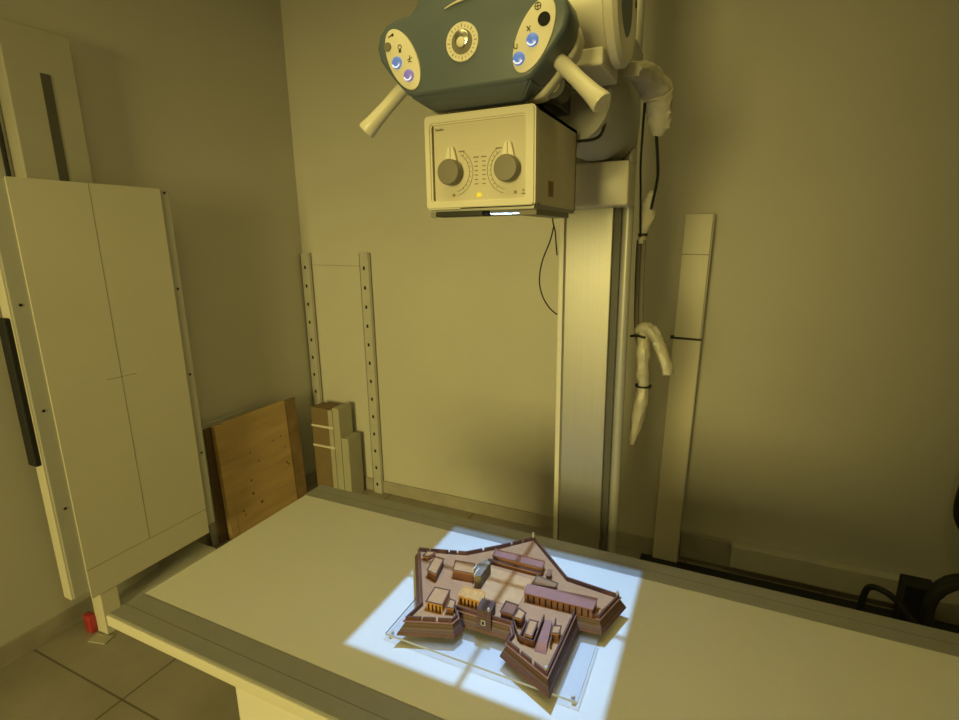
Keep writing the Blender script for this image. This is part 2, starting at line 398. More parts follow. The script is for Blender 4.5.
for side in (-1, 1):
    x0 = CX + side * 0.1175; z0 = 1.919
    rim = obj('control_panel', xzprism(ellipse(x0, z0, 0.0535, 0.027, -side * ANG), YO, YC + 0.003, 0.0012, 2), M['oval'], con, smooth=True)
    ys = YO - 0.0002
    def sym(*strokes, dots=()):
        sb = bmesh.new()
        for pts, wd in strokes: inkline(sb, pts, wd, ys)
        for pl in dots: xzprism(pl, ys - .0004, ys + .0004, bm=sb)
        obj('printed_symbol', sb, M['ink'], rim)
    if side < 0:
        obj('key_lock', cyl((-0.558, YO + .001, 1.942), (-0.558, YO - .002, 1.942), 0.0075, 0.0068, 20), M['knob'], con, smooth=True)
        sym(([(-0.5560, 1.9565), (-0.5475, 1.9590)], 0.0018), dots=[ellipse(-0.5472, 1.9590, 0.0024, 0.0024, 0, 12)])
        sym((ring_pts(-0.534, 1.9385, 0.0034), 0.0011), dots=[[(-0.5365, 1.930), (-0.5310, 1.930), (-0.5320, 1.9358), (-0.5355, 1.9358)]])
        sym(([(-0.5150, 1.923), (-0.5150, 1.914)], 0.0013), ([(-0.5195, 1.9165), (-0.5105, 1.9195)], 0.0011), ([(-0.5185, 1.913), (-0.5150, 1.9145), (-0.5115, 1.9125)], 0.0011))
        bl = [(-0.5405, 1.915, M['led']), (-0.5180, 1.8925, M['ledv'])]
    else:
        obj('sight_hole', cyl((-0.2785, YO + .001, 1.9385), (-0.2785, YO - .0008, 1.9385), 0.0098, 0.0098, 24), M['inside'], con, smooth=True)
        sym((ring_pts(-0.2885, 1.9575, 0.0048), 0.0011), ([(-0.2937, 1.9575), (-0.2833, 1.9575)], 0.0011), ([(-0.2885, 1.9630), (-0.2885, 1.9520)], 0.0011))
        sym(([(-0.3060, 1.9330), (-0.3000, 1.9260)], 0.0016), ([(-0.3000, 1.9330), (-0.3055, 1.9265)], 0.0012))
        sym(([(-0.3265, 1.9135), (-0.3265, 1.9060), (-0.3215, 1.9050), (-0.3215, 1.9115)], 0.0013))
        bl = [(-0.2965, 1.9130, M['led']), (-0.3185, 1.8905, M['led'])]
    for bx, bz, bmm in bl:
        obj('button', lathe((bx, YO + .0005, bz), (0, -1, 0), [(0, 0.0098), (0.0022, 0.0096), (0.0032, 0.0084), (0.0036, 0.0)], 24), bmm, con, smooth=True, label='lit blue round push button')
        bb = bmesh.new(); inkline(bb, ring_pts(bx - .0005, bz, 0.0075, 200, 330, 8), 0.0022, YO - 0.0034)
        obj('button_marking', bb, M['ledw'], rim)
# round angle dial
DX_, DZ_ = -0.4165, 1.929
obj('dial_plate', cyl((DX_, YC + .002, DZ_), (DX_, YC - .003, DZ_), 0.0292, 0.0286, 48), M['oval'], con, smooth=True)
tk = bmesh.new()
for i in range(24):
    a = 2 * math.pi * i / 24; c, s = math.cos(a), math.sin(a)
    inkline(tk, [(DX_ + c * 0.0215, DZ_ + s * 0.0215), (DX_ + c * (0.0262 if i % 3 == 0 else 0.0242), DZ_ + s * (0.0262 if i % 3 == 0 else 0.0242))], 0.0012 if i % 3 == 0 else 0.0008, YC - 0.0032)
obj('dial_marks', tk, M['inkgrey'], con)
obj('dial_window', cyl((DX_, YC, DZ_), (DX_, YC - .0036, DZ_), 0.0185, 0.0185, 40), M['knob'], con, smooth=True)
obj('dial_disc', lathe((DX_, YC - .003, DZ_ + .0045), (0, -1, 0), [(0, 0.0125), (0.002, 0.0125), (0.0028, 0.011), (0.003, 0.0)], 32), M['chrome'], con, smooth=True)
obj('dial_hub', lathe((DX_, YC - .004, DZ_ - .0015), (0, -1, 0), [(0, 0.0075), (0.004, 0.0075), (0.005, 0.006), (0.0052, 0)], 24), M['oval'], con, smooth=True)
# handles
for side in (-1, 1):
    p0 = Vector((CX + side * 0.140, 0.885, 1.897)); p1 = Vector((CX + side * 0.220, 0.860, 1.818)); d = (p1 - p0)
    L = d.length
    obj('handle', lathe(p0, d, [(0, 0.011), (0.015, 0.0125), (L * 0.5, 0.0125), (L * 0.8, 0.0145), (L * 0.97, 0.017), (L, 0.0155)], 24), M['cream'], H, smooth=True)
# tube housing
TY, TZ_ = 1.075, 2.035
tb = obj('tube_housing', lathe((CX - 0.095, TY, TZ_), (1, 0, 0), [(0, 0.085), (0.012, 0.100), (0.04, 0.106), (0.26, 0.106), (0.285, 0.102)], 48), M['cream'], H, smooth=True)
obj('end_cap', lathe((CX + 0.186, TY, TZ_), (1, 0, 0), [(0, 0.103), (0.004, 0.108), (0.018, 0.108), (0.025, 0.100), (0.025, 0.062), (0.022, 0.058)], 48), M['cream'], tb, smooth=True)
obj('end_window', cyl((CX + 0.200, TY, TZ_), (CX + 0.209, TY, TZ_), 0.0585, 0.0585, 40), M['bluegrey'], tb, smooth=True)
obj('cap_screw', cyl((CX + 0.210, TY + 0.080, TZ_ + .02), (CX + 0.2125, TY + 0.080, TZ_ + .02), 0.007, 0.007, 16), M['black'], tb, smooth=True)
obj('housing_flange', box((CX - 0.13, TY - .07, 1.915), (CX + 0.185, TY + .07, 1.945), 0.004), M['cream'], tb)
obj('cable_socket', cyl((CX + 0.12, TY - .10, TZ_ + 0.055), (CX + 0.12, TY - .112, TZ_ + .055), 0.016, 0.016, 20), M['oval'], tb, smooth=True)
obj('arm_joint', cyl((-0.335, 1.165, 1.985), (-0.335, 1.18, 1.985), 0.07, 0.07, 32), M['body'], tb, smooth=True)
obj('mounting_ring', lathe((LX, 1.02, 1.836), (0, 0, 1), [(0, 0.075), (0.012, 0.078), (0.022, 0.072), (0.024, 0.06), (0.085, 0.06)], 40), M['alu'], H, smooth=True)
obj('mounting_plate', box((LX - .09, 0.905, 1.862), (LX + .10, 1.12, 1.915), 0.004), M['black'], H)
mt = obj('side_motor', cyl((-0.292, 0.97, 1.871), (-0.292, 0.925, 1.871), 0.021, 0.021, 24), M['black'], H, smooth=True)
obj('motor_ring', lathe((-0.292, 0.9255, 1.871), (0, -1, 0), [(0, 0.0125), (0.002, 0.0125), (0.002, 0.0095), (0.001, 0.009)], 24), M['knob'], mt, smooth=True)
# collimator: hollow so that its lamp shines only through the opening in the bottom plate
X0, X1, Y0, Y1, Z0, Z1 = -0.5188, -0.3062, 0.897, 1.140, 1.677, 1.8355
co = bmesh.new()
t = 0.006
box((X0, Y1 - t, Z0), (X1, Y1, Z1), bm=co); box((X0, Y0, Z1 - t), (X1, Y1, Z1), bm=co)
box((X0, Y0, Z0), (X0 + t, Y1, Z1), bm=co); box((X1 - t, Y0, Z0), (X1, Y1, Z1), bm=co); box((X0, Y0, Z0), (X1, Y0 + t, Z1), bm=co)
col_ = obj('collimator_body', co, M['body'], H, label='darker beige box under the console')
# front bezel with rounded lower left corner, a raised rim around the recessed control face
def rrect(x0, z0, x1, z1, r, bow=0.0, n=6):
    P = []
    for cx_, cz_, a0 in ((x1 - r, z0 + r, -90), (x1 - r, z1 - r, 0), (x0 + r, z1 - r, 90), (x0 + r, z0 + r, 180)):
        for i in range(n + 1):
            a = math.radians(a0 + 90 * i / n); P.append((cx_ + r * math.cos(a), cz_ + r * math.sin(a)))
    if bow:
        P = [(x - (bow * math.sin(math.pi * (z - z0) / (z1 - z0)) if x < (x0 + x1) / 2 else 0), z) for x, z in P]
    return P
FX0, FX1, FZ0, FZ1 = -0.519, -0.306, 1.674, 1.836
outer = rrect(FX0, FZ0, FX1, FZ1, 0.008); innr = rrect(-0.505, 1.688, -0.324, 1.820, 0.005)
bz = bmesh.new(); n = len(outer); yb0, yb1 = 0.879, 0.902
o0 = [bz.verts.new((x, yb0, z)) for x, z in outer]; o1 = [bz.verts.new((x, yb1, z)) for x, z in outer]
i0 = [bz.verts.new((x, yb0, z)) for x, z in innr]; i1 = [bz.verts.new((x, yb1, z)) for x, z in innr]
for i in range(n):
    j = (i + 1) % n
    bz.faces.new((o0[i], o0[j], i0[j], i0[i])); bz.faces.new((o1[j], o1[i], i1[i], i1[j]))
    bz.faces.new((o0[j], o0[i], o1[i], o1[j])); bz.faces.new((i0[i], i0[j], i1[j], i1[i]))
bmesh.ops.recalc_face_normals(bz, faces=bz.faces)
bmesh.ops.bevel(bz, geom=[e for e in bz.edges if all(abs(v.co.y - yb0) < 1e-6 for v in e.verts) and len({v in o0 for v in e.verts}) == 1], offset=0.003, segments=3, affect='EDGES')
obj('front_bezel', bz, M['cream'], H, smooth=True)
YP = 0.8855
face = obj('control_face', xzprism(rrect(-0.502, 1.686, -0.323, 1.822, 0.004), YP, 0.904), M['face'], H)
sc = bmesh.new(); yk = YP - 0.0003
KN = [(-0.4655, 1.7375), (-0.3555, 1.7375)]
for k, (kx, kz) in enumerate(KN):
    sg = 1 if k == 0 else -1
    for rr in (0.034, 0.041):
        pts = ring_pts(kx, kz, rr, 62, -75, 22); pts = [(kx + sg * (x - kx), z) for x, z in pts]
        inkline(sc, pts, 0.0009, yk)
    for i in range(9):
        a = math.radians(52 - i * 13); c, s = math.cos(a) * sg, math.sin(a)
        inkline(sc, [(kx + c * 0.034, kz + s * 0.034), (kx + c * 0.038, kz + s * 0.038)], 0.0009, yk)
    # rows of tiny scale figures beside the arcs
    for i in range(7):
        z = 1.7610 - i * 0.0075; x = kx + sg * (0.0475 - 0.0 * i)
        wd = 0.010 if i == 0 else 0.006
        inkline(sc, [(x - wd / 2, z), (x + wd / 2, z)], 0.0022 if i in (0,) else 0.0018, yk)
    x = kx + sg * 0.019; inkline(sc, [(x - .006, 1.7725), (x + .006, 1.7725)], 0.0022, yk)
    xzprism(ellipse(kx + (0.002 if k == 0 else 0.012), 1.6985, 0.003, 0.003, 0, 8), yk - .0004, yk + .0004, bm=sc)
xzprism([(-0.3310, 1.7000), (-0.3260, 1.7000), (-0.3272, 1.7030), (-0.3298, 1.7030)], yk - .0004, yk + .0004, bm=sc)
xzprism([(-0.3325, 1.6945), (-0.3245, 1.6945), (-0.3245, 1.6968), (-0.3325, 1.6968)], yk - .0004, yk + .0004, bm=sc)
obj('printed_scales', sc, M['inkgrey'], face)
lg = bmesh.new()
for i in range(6):
    x = -0.4975 + i * 0.0030
    inkline(lg, [(x, 1.8105), (x, 1.8105 + (0.0042 if i in (0, 3) else 0.003))], 0.0016, yk)
inkline(lg, [(-0.4980, 1.8112), (-0.4815, 1.8112)], 0.0012, yk)
obj('maker_mark', lg, M['inkgrey'], face)
obj('indicator', box((-0.4170, YP - .0015, 1.6930), (-0.4080, YP + .001, 1.7005), 0.0008), M['yled'], H, label='small yellow indicator light')
for kx, kz in KN:
    kn = obj('knob', lathe((kx, YP + .001, kz), (0, -1, 0), [(0, 0.0215), (0.004, 0.0225), (0.017, 0.0222), (0.0205, 0.0205), (0.021, 0.0)], 40), M['knob'], H, smooth=True, label='grey round adjusting knob with silver pointer')
    obj('pointer', xzprism([(kx - .0135, kz + .012), (kx + .0135, kz + .012), (kx + .006, kz + .0415), (kx + .003, kz + .044), (kx - .003, kz + .044), (kx - .006, kz + .0415)], YP - .0075, YP - .0015, 0.0012), M['oval'], kn)
    pm = bmesh.new(); inkline(pm, [(kx, kz + .024), (kx, kz + .043)], 0.0012, YP - .0077)
    obj('pointer_line', pm, M['inkgrey'], kn)
obj('type_plate', box((X1 - .001, 0.952, 1.695), (X1 + .0008, 0.982, 1.721)), M['boardedge'], H, label='small brown plate on the side of the collimator')
# bottom plate with the square light opening
hx, hy = 0.0365, 0.0342
ZA = 1.6700
hx = 0.2775 * (LZ - ZA) / (LZ - TZ); hy = 0.261 * (LZ - ZA) / (LZ - TZ)
bp_ = bmesh.new()
box((X0 + .004, Y0 - .008, ZA), (LX - hx, Y1, Z0 + .001), bm=bp_); box((LX + hx, Y0 - .015, ZA), (X1 - .002, Y1, Z0 + .001), bm=bp_)
box((LX - hx, Y0 - .015, ZA), (LX + hx, LY - hy, Z0 + .001), bm=bp_); box((LX - hx, LY + hy, ZA), (LX + hx, Y1, Z0 + .001), bm=bp_)
obj('bottom_plate', bp_, M['alu'], H)
cw = box((LX - .0007, LY - hy - .002, ZA + .0005), (LX + .0007, LY + hy + .002, ZA + .002)); box((LX - hx - .002, LY - .0007, ZA + .0005), (LX + hx + .002, LY + .0007, ZA + .002), bm=cw)
obj('crosshair_wire', cw, M['black'], H)
obj('accessory_rail', box((-0.500, 0.878, 1.6605), (-0.404, 0.915, ZA), 0.001), M['black'], H)
obj('accessory_rail', box((X1 - .035, 0.895, 1.6600), (X1 - .002, 1.10, ZA), 0.001), M['knob'], H)
obj('rail_stop', cyl((-0.5, 0.8785, 1.664), (-0.5, 0.871, 1.664), 0.0055, 0.0055, 16), M['chrome'], H, smooth=True)
obj('cable', tube([(-0.255, 1.20, 1.90), (-0.262, 1.19, 1.845), (-0.272, 1.165, 1.822), (-0.303, 1.138, 1.815)], 0.0032, 8), M['rubber'], H, smooth=True)

# ------------------------------------------------------------------ fort model lying in the light
OUT = [(-0.6794, 1.0504), (-0.6214, 1.066), (-0.5571, 1.0846), (-0.4874, 1.1479), (-0.4182, 1.223), (-0.2865, 1.089), (-0.161, 1.0753), (-0.187, 0.9882),
       (-0.2385, 0.9822), (-0.2433, 0.7952), (-0.3428, 0.84), (-0.3389, 0.8644), (-0.3544, 0.8924), (-0.4838, 0.8874), (-0.4679, 0.865), (-0.4727, 0.8477), (-0.5684, 0.8133), (-0.5617, 0.8689)]
F = thing('fort_model', (-0.41, 0.98, TZ + 0.001), 'brown wooden scale model of a star-shaped fort standing in the white light square', 'architectural model')
bp = obj('base_plate', box((-0.617, 0.803, 0.7710), (-0.186, 1.06, 0.7760)), [M['acrylic'], M['acrylicedge']], F, label='clear acrylic base plate')
for p in bp.data.polygons: p.material_index = 0 if abs(p.normal.z) > 0.9 else 1
for fx, fy in ((-0.606, 0.814), (-0.197, 0.814), (-0.2, 1.04), (-0.598, 1.04)):
    obj('foot', cyl((fx, fy, TZ + .0005), (fx, fy, 0.7710), 0.004, 0.004, 16), M['steel'], F)
    obj('bolt', cyl((fx, fy, 0.7758), (fx, fy, 0.7775), 0.0042, 0.0035, 12), M['steel'], bp, smooth=True)
ZB, ZT = 0.7875, 0.826
TT = ZT - 0.0105
BOT = inset(OUT, -0.011)
obj('rampart', prism(OUT, ZB + 0.008, TT - 0.001, inset(OUT, -0.009)), M['wood'], F)
obj('footing', prism(inset(OUT, -0.0095), ZB, ZB + 0.0078, inset(OUT, -0.012)), M['wooddark'], F)
obj('spacer', prism(inset(OUT, 0.022), 0.7761, ZB), M['wooddark'], F)
def rim_mesh(outer, d, z0, z1, gaps):
    b_ = bmesh.new(); inn = inset(outer, d); n_ = len(outer)
    for i in range(n_):
        j = (i + 1) % n_
        a0, a1, c0, c1 = map(Vector, (outer[i], outer[j], inn[i], inn[j]))
        g = gaps.get(i, 0); parts = g + 1
        for k in range(parts):
            t0 = k / parts + (0.03 if k else 0); t1 = (k + 1) / parts - (0.03 if k < g else 0)
            q = [a0.lerp(a1, t0), a0.lerp(a1, t1), c0.lerp(c1, t1), c0.lerp(c1, t0)]
            prism([(p.x, p.y) for p in q], z0, z1, bm=b_)
    return b_
obj('parapet', rim_mesh(OUT, 0.0035, TT - 0.001, ZT, {1: 2, 2: 1, 3: 2, 15: 2, 9: 2, 5: 0, 0: 1}), M['wooddark'], F)
obj('string_course', rim_mesh(inset(OUT, -0.0035), 0.004, ZT - 0.011, ZT - 0.0085, {}), M['woodmid'], F)
ter = inset(OUT, 0.0036)
obj('terrace', prism(ter, TT - 0.001, TT), M['terrace'], F)
for poly in ([(-0.5617, 0.8720), (-0.4700, 0.8690), (-0.4760, 0.8510), (-0.5630, 0.8185)], [(-0.3390, 0.8440), (-0.3360, 0.8720), (-0.3000, 0.9200), (-0.2440, 0.9200), (-0.2470, 0.8010)]):
    obj('bastion_floor', prism(inset(poly, 0.0005), TT - 0.0005, TT + 0.0005), M['woodtan'], F)
def building(poly, ztop, wall, roof, zbase=TT - 0.0006, lip=0.0, wins=0, side=None, name='building'):
    b0 = obj(name, prism(inset(poly, 0.001), zbase, ztop - 0.0022), wall, F)
    obj('roof', prism(inset(poly, -0.0008), ztop - 0.0021, ztop), roof, b0)
    if lip:
        n_ = len(poly); o_ = inset(poly, -0.0008); i_ = inset(poly, 0.002); bb = bmesh.new()
        for i in range(n_):
            j = (i + 1) % n_; prism([o_[i], o_[j], i_[j], i_[i]], ztop, ztop + lip, bm=bb)
        obj('roof_edge', bb, M['wooddark'] if roof is M['woodtan'] else wall, b0)
    if wins:
        i, j = side; a = Vector(poly[i]); c = Vector(poly[j]); d = (c - a).normalized(); nn = Vector((d.y, -d.x))
        if area2(poly) < 0: nn = -nn
        for k in range(wins):
            p = a.lerp(c, (k + 0.7) / (wins + 0.4)); q0 = p - d * .0016; q1 = p + d * .0016
            prs = [(q0 + nn * -.0012), (q1 + nn * -.0012), (q1 + nn * .0003), (q0 + nn * .0003)]
            obj('window', prism([(v.x, v.y) for v in prs], zbase + .003, ztop - .005), M['inside'], b0)
    return b0
building([(-0.3583, 1.006), (-0.2000, 1.023), (-0.2015, 0.983), (-0.3555, 0.9745)], 0.840, M['woodmid'], M['roofpink'], wins=11, side=(2, 3))
building([(-0.3501, 1.049), (-0.2959, 1.041), (-0.2959, 1.023), (-0.3508, 1.0105)], 0.837, M['wood'], M['roofgreen'], lip=0.001)
building([(-0.4833, 1.108), (-0.3506, 1.1095), (-0.3463, 1.079), (-0.4787, 1.079)], 0.836, M['woodmid'], M['roofpink'], lip=0.003)
building([(-0.4885, 1.0775), (-0.3480, 1.0765), (-0.3480, 1.0715), (-0.4885, 1.0715)], 0.827, M['wooddark'], M['woodtan'], lip=0.0012)
building([(-0.5535, 1.0190), (-0.5029, 1.0261), (-0.4880, 0.9881), (-0.5416, 0.9814)], 0.840, M['woodmid'], M['woodtan'], lip=0.0012)
building([(-0.6104, 1.0155), (-0.5844, 1.0155), (-0.5706, 0.9512), (-0.6003, 0.9593)], 0.838, M['wooddark'], M['woodtan'], lip=0.0012)
building([(-0.5510, 0.9115), (-0.5128, 0.9150), (-0.5047, 0.8640), (-0.5447, 0.8600)], 0.838, M['woodgold'], M['woodtan'], lip=0.0012, wins=4, side=(2, 3))
building([(-0.5035, 0.8949), (-0.4880, 0.8953), (-0.4801, 0.8705), (-0.4976, 0.8661)], 0.833, M['woodmid'], M['woodtan'], lip=0.0012)
building([(-0.4942, 0.9406), (-0.4361, 0.9415), (-0.4287, 0.9080), (-0.4877, 0.9070)], 0.838, M['woodgold'], M['woodgold'], lip=0.0015, wins=6, side=(2, 3))
building([(-0.3485, 0.9245), (-0.3293, 0.9161), (-0.3306, 0.8930), (-0.3492, 0.8935)], 0.838, M['wooddark'], M['woodtan'], lip=0.0012)
building([(-0.3171, 0.9030), (-0.2974, 0.9040), (-0.2952, 0.8579), (-0.3128, 0.8590)], 0.836, M['wooddark'], M['woodtan'], lip=0.0012)
building([(-0.2662, 0.9062), (-0.2497, 0.9120), (-0.2479, 0.8881), (-0.2636, 0.8841)], 0.836, M['woodmid'], M['woodtan'], lip=0.0012)
building([(-0.3860, 0.9420), (-0.3560, 0.9400), (-0.3550, 0.9050), (-0.3850, 0.9060)], 0.831, M['wooddark'], M['woodmid'], lip=0.002)
building([(-0.6480, 1.0420), (-0.6250, 1.0460), (-0.6330, 1.0180), (-0.6480, 1.0180)], 0.828, M['woodmid'], M['woodtan'], lip=0.0012)
building([(-0.3350, 1.0880), (-0.3250, 1.0900), (-0.3230, 1.0640), (-0.3330, 1.0630)], 0.833, M['wooddark'], M['woodmid'])
# ramp with dark sides
obj('ramp', prism([(-0.2893, 0.9250), (-0.2740, 0.9270), (-0.2645, 0.8601), (-0.2835, 0.8587)], TT, 0.8285, [(-0.2893, 0.9250), (-0.2740, 0.9270), (-0.2615, 0.8450), (-0.2865, 0.8440)]), M['roofpink'], F)
wl = bmesh.new()
for a, c in (((-0.2950, 0.9350), (-0.2900, 0.8550)), ((-0.2690, 0.9350), (-0.2590, 0.8650)), ((-0.3230, 0.9050), (-0.3210, 0.8560)), ((-0.3520, 0.8980), (-0.3240, 0.8570)), ((-0.3210, 0.8555), (-0.2900, 0.8540))):
    a = Vector(a); c = Vector(c); d = (c - a).normalized(); nn = Vector((-d.y, d.x)) * .0014
    prism([tuple(a + nn), tuple(c + nn), tuple(c - nn), tuple(a - nn)], TT - .0003, 0.8315, bm=wl)
obj('partition_walls', wl, M['wooddark'], F)
# courtyard paving, a little below the terrace look
obj('courtyard', prism([(-0.4802, 1.0600), (-0.3660, 1.0560), (-0.3620, 0.9480), (-0.4541, 0.9500)], TT - .0002, TT + 0.0012), mat('pale courtyard wood', (0.58, 0.32, 0.135), 0.6, var=0.08, scale=50), F)
# grey tower with white trim
tw = obj('tower', prism([(-0.4920, 1.0110), (-0.4800, 1.0400), (-0.4640, 1.0340), (-0.4640, 0.9760), (-0.4770, 0.9700)], TT, 0.850), M['towergrey'], F, label='grey chapel tower with white trim')
wb = box((-0.4885, 0.9850, 0.845), (-0.4855, 1.000, 0.857)); box((-0.4800, 0.9710, 0.846), (-0.4770, 0.9990, 0.8530), bm=wb); box((-0.4700, 1.010, 0.849), (-0.4680, 1.034, 0.8520), bm=wb)
obj('white_trim', wb, M['white'], tw)
# gate tower in the front wall
gt = obj('gate_tower', prism([(-0.4330, 0.9150), (-0.4000, 0.9150), (-0.3960, 0.8790), (-0.4290, 0.8790)], 0.797, 0.843), M['wood'], F)
obj('gate_opening', prism([(-0.4250, 0.9000), (-0.4060, 0.9000), (-0.4060, 0.8781), (-0.4250, 0.8781)], 0.8302, 0.8382), M['wooddark'], gt)
obj('window_frame', box((-0.4180, 0.8762, 0.8085), (-0.4080, 0.8795, 0.8205)), M['paleslab'], gt)
obj('window_hole', box((-0.4158, 0.8757, 0.8105), (-0.4102, 0.8780, 0.8182)), M['inside'], gt)
obj('white_finial', cyl((-0.4030, 0.8850, 0.843), (-0.4030, 0.8850, 0.8485), 0.003, 0.002, 12), M['white'], gt)
obj('corner_post', cyl((-0.4185, 1.2190, 0.824), (-0.4185, 1.2190, 0.838), 0.0035, 0.0028, 12), M['paleslab'], F, smooth=True)
obj('corner_post', cyl((-0.1650, 1.0730, 0.824), (-0.1650, 1.0730, 0.834), 0.0032, 0.0028, 12), M['paleslab'], F, smooth=True)
obj('corner_post', cyl((-0.2475, 0.8020, 0.8195), (-0.2475, 0.8020, 0.832), 0.0032, 0.003, 12), M['paleslab'], F, smooth=True)

# ------------------------------------------------------------------ wall bucky on the left
B = thing('wall_bucky_stand', (-2.36, 1.28, 0), 'white upright x-ray bucky panel on a grey stand by the left wall', 'x-ray wall stand')
XP = -2.25
obj("stand_column", box((XL + 0.001, 1.138, 0.0), (-2.38, 1.372, 2.40), 0.004), M["colpaint"], B)
obj('column_slot', box((-2.3815, 1.247, 0.3), (-2.3775, 1.281, 2.245)), M['darkgroove'], B)
hs = obj('housing', box((XP - 0.065, 0.957, 0.235), (XP - 0.006, 1.606, 1.846), 0.004), M['greypaint'], B)
fp = obj('front_panel', box((XP - 0.006, 1.014, 0.200), (XP, 1.562, 1.850), 0.0015), M['panel'], B)
ln = box((XP - .0002, 1.2745, 0.33), (XP + .0006, 1.2765, 1.849)); box((XP - .0002, 1.218, 1.0805), (XP + .0006, 1.338, 1.0825), bm=ln); box((XP - .0002, 1.015, 0.3290), (XP + .0006, 1.561, 0.3310), bm=ln)
obj('centre_lines', ln, M['inkgrey'], fp)
for y, z in ((0.985, 1.414), (0.987, 1.02), (0.99, 0.62), (1.583, 1.835), (1.583, 1.418), (1.583, 1.016), (1.585, 0.62)):
    obj('screw', cyl((XP - .007, y, z), (XP - .004, y, z), 0.006, 0.005, 10), M['black'], hs)
obj('side_cover', box((XP - 0.063, 0.950, 0.235), (XP - 0.010, 0.958, 1.84), 0.002), M['cream'], hs)
obj('grab_bar', box((XP - 0.066, 0.930, 0.815), (XP - 0.012, 0.951, 1.372), 0.006), M['rubber'], B, label='dark grab bar on the side edge')
obj('stand_foot', box((XP - 0.075, 1.045, 0.0), (XP - 0.004, 1.115, 0.199), 0.003), M['panel'], B)
obj('bucky_base', box((XL + 0.02, 1.12, 0.0), (XP - 0.02, 1.60, 0.085), 0.004), M['greypaint'], B)
obj('column_bracket', box((-2.379, 1.16, 0.9), (XP - 0.064, 1.35, 1.3), 0.004), M['greypaint'], B)
tag(obj('red_foot_cap', box((-2.372, 1.018, 0.0), (-2.318, 1.050, 0.085), 0.01), M['red'], smooth=True), 'small red plastic block on the floor at the foot of the bucky stand', 'plastic block')
tag(obj('paper_scrap', box((-2.30, 0.995, 0.0005), (-2.215, 1.042, 0.006), 0.001, rot=(Vector((-2.26, 1.02, 0)), Matrix.Rotation(0.25, 3, 'Z'))), M['paleslab']), 'small pale flat scrap on the floor beside the red block', 'scrap')
tag(obj('wall_cable', tube([(-2.4515, 1.115, 2.5), (-2.4515, 1.118, 1.9), (-2.4515, 1.112, 1.5), (-2.4515, 1.112, 0.4)], 0.008, 8), M['rubber'], smooth=True), 'dark cable running down the left wall beside the bucky column', 'cable')

# ------------------------------------------------------------------ boards and bundle in the corner
def leaning(lo, hi, ang, cent):  # panels leaning on the left wall
    return (Vector(cent), Matrix.Rotation(ang, 3, 'Y'))
def lean_board(x, y0, y1, h, th, dx):
    ang = -math.atan2(dx, h)
    return dict(rot=(Vector((x, 0, 0)), Matrix.Rotation(ang, 3, 'Y')))
W = thing('wooden_board', (-2.34, 2.05, 0), 'square knotty wooden board leaning on the left wall near the corner', 'board')
k_ = lean_board(-2.34, 1.76, 2.33, .68, .02, 0.03)
bo = obj('panel', box((-2.362, 1.800, 0.0015), (-2.340, 2.245, 0.682), 0.002, **k_), M['board'], W)
obj('side_batten', box((-2.364, 1.752, 0.0015), (-2.337, 1.799, 0.678), 0.002, **k_), M['board'], W)
obj('side_batten', box((-2.368, 2.246, 0.0015), (-2.343, 2.335, 0.676), 0.002, **k_), M['boardedge'], W)
for y, z, r in ((1.93, .22, .010), (1.93, .30, .008), (2.00, .39, .006), (1.98, .145, .011), (2.20, .30, .009), (2.215, .285, .008), (2.12, .47, .006), (2.18, .48, .006), (2.2, .40, .005), (1.95, .46, .006), (1.85, .15, .008), (1.86, .12, .006)):
    hl = cyl((-2.3415, y, z), (-2.3385, y, z), r, r * .8, 10)
    bmesh.ops.rotate(hl, verts=hl.verts, cent=k_['rot'][0], matrix=k_['rot'][1])
    obj('knot', hl, M['brownboard'], bo)
tag(obj('hardboard_sheet', box((-2.412, 1.725, 0.0015), (-2.402, 2.20, 0.668), 0.001, **lean_board(-2.40, 0, 0, .66, .01, .006)), M['brownboard']), 'thin dark brown sheet standing behind the wooden board', 'board')
tag(obj('grey_sheet', box((-2.436, 1.690, 0.0015), (-2.420, 2.00, 0.69), 0.001), M['greypaint']), 'narrow grey sheet against the left wall behind the boards', 'board')

Bx = thing('strapped_bundle', (-2.20, 2.44, 0), 'bundle of brown and pale slats bound with white straps in the corner', 'bundle')
obj('brown_block', box((-2.335, 2.42, 0.0), (-2.20, 2.54, 0.592), 0.003), M['card'], Bx)
obj('pale_slat', box((-2.199, 2.42, 0.0), (-2.165, 2.54, 0.586), 0.002), M['paleslab'], Bx)
obj('pale_slat', box((-2.164, 2.425, 0.0), (-2.115, 2.55, 0.605), 0.002), M['paleslab'], Bx)
obj('short_slat', box((-2.114, 2.43, 0.0), (-2.06, 2.555, 0.41), 0.002), M['paleslab'], Bx)
for z in (0.472, 0.338): obj('strap', box((-2.3375, 2.4165, z - .007), (-2.1625, 2.543, z + .007), 0.001), M['strap'], Bx)

# perforated uprights on the back wall
def upright(x, label, lean=0.0):
    U = thing('perforated_rail', (x, YB - .025, 0), label, 'rail', 'perforated wall rails')
    bm = box((x - .036, YB - .030, 0.0), (x + .030, YB - .026, 1.55), 0.0005); box((x + .027, YB - .030, 0.0), (x + .031, YB - .0125, 1.55), 0.0005, bm=bm); box((x - .036, YB - .030, 0.0), (x - .032, YB - .0125, 1.55), 0.0005, bm=bm)
    st = obj('channel', bm, M['steel'], U)
    z = 1.46
    while z > 0.04:
        obj('slot_hole', box((x - .012, YB - .0304, z - .010), (x + .002, YB - .0298, z + .010)), M['inside'], U)
        z -= 0.1165
upright(-2.415, 'left perforated steel rail standing upright in the room corner')
upright(-1.958, 'right perforated steel rail standing upright on the back wall by the bundle')
b = tube([(-2.38, YB - .002, 1.475), (-2.2, YB - .002, 1.473), (-1.99, YB - .002, 1.470)], 0.0012, 6)
tag(obj('thin_wire', b, M['inkgrey']), 'thin wire stretched along the wall between the two perforated rails', 'wire')

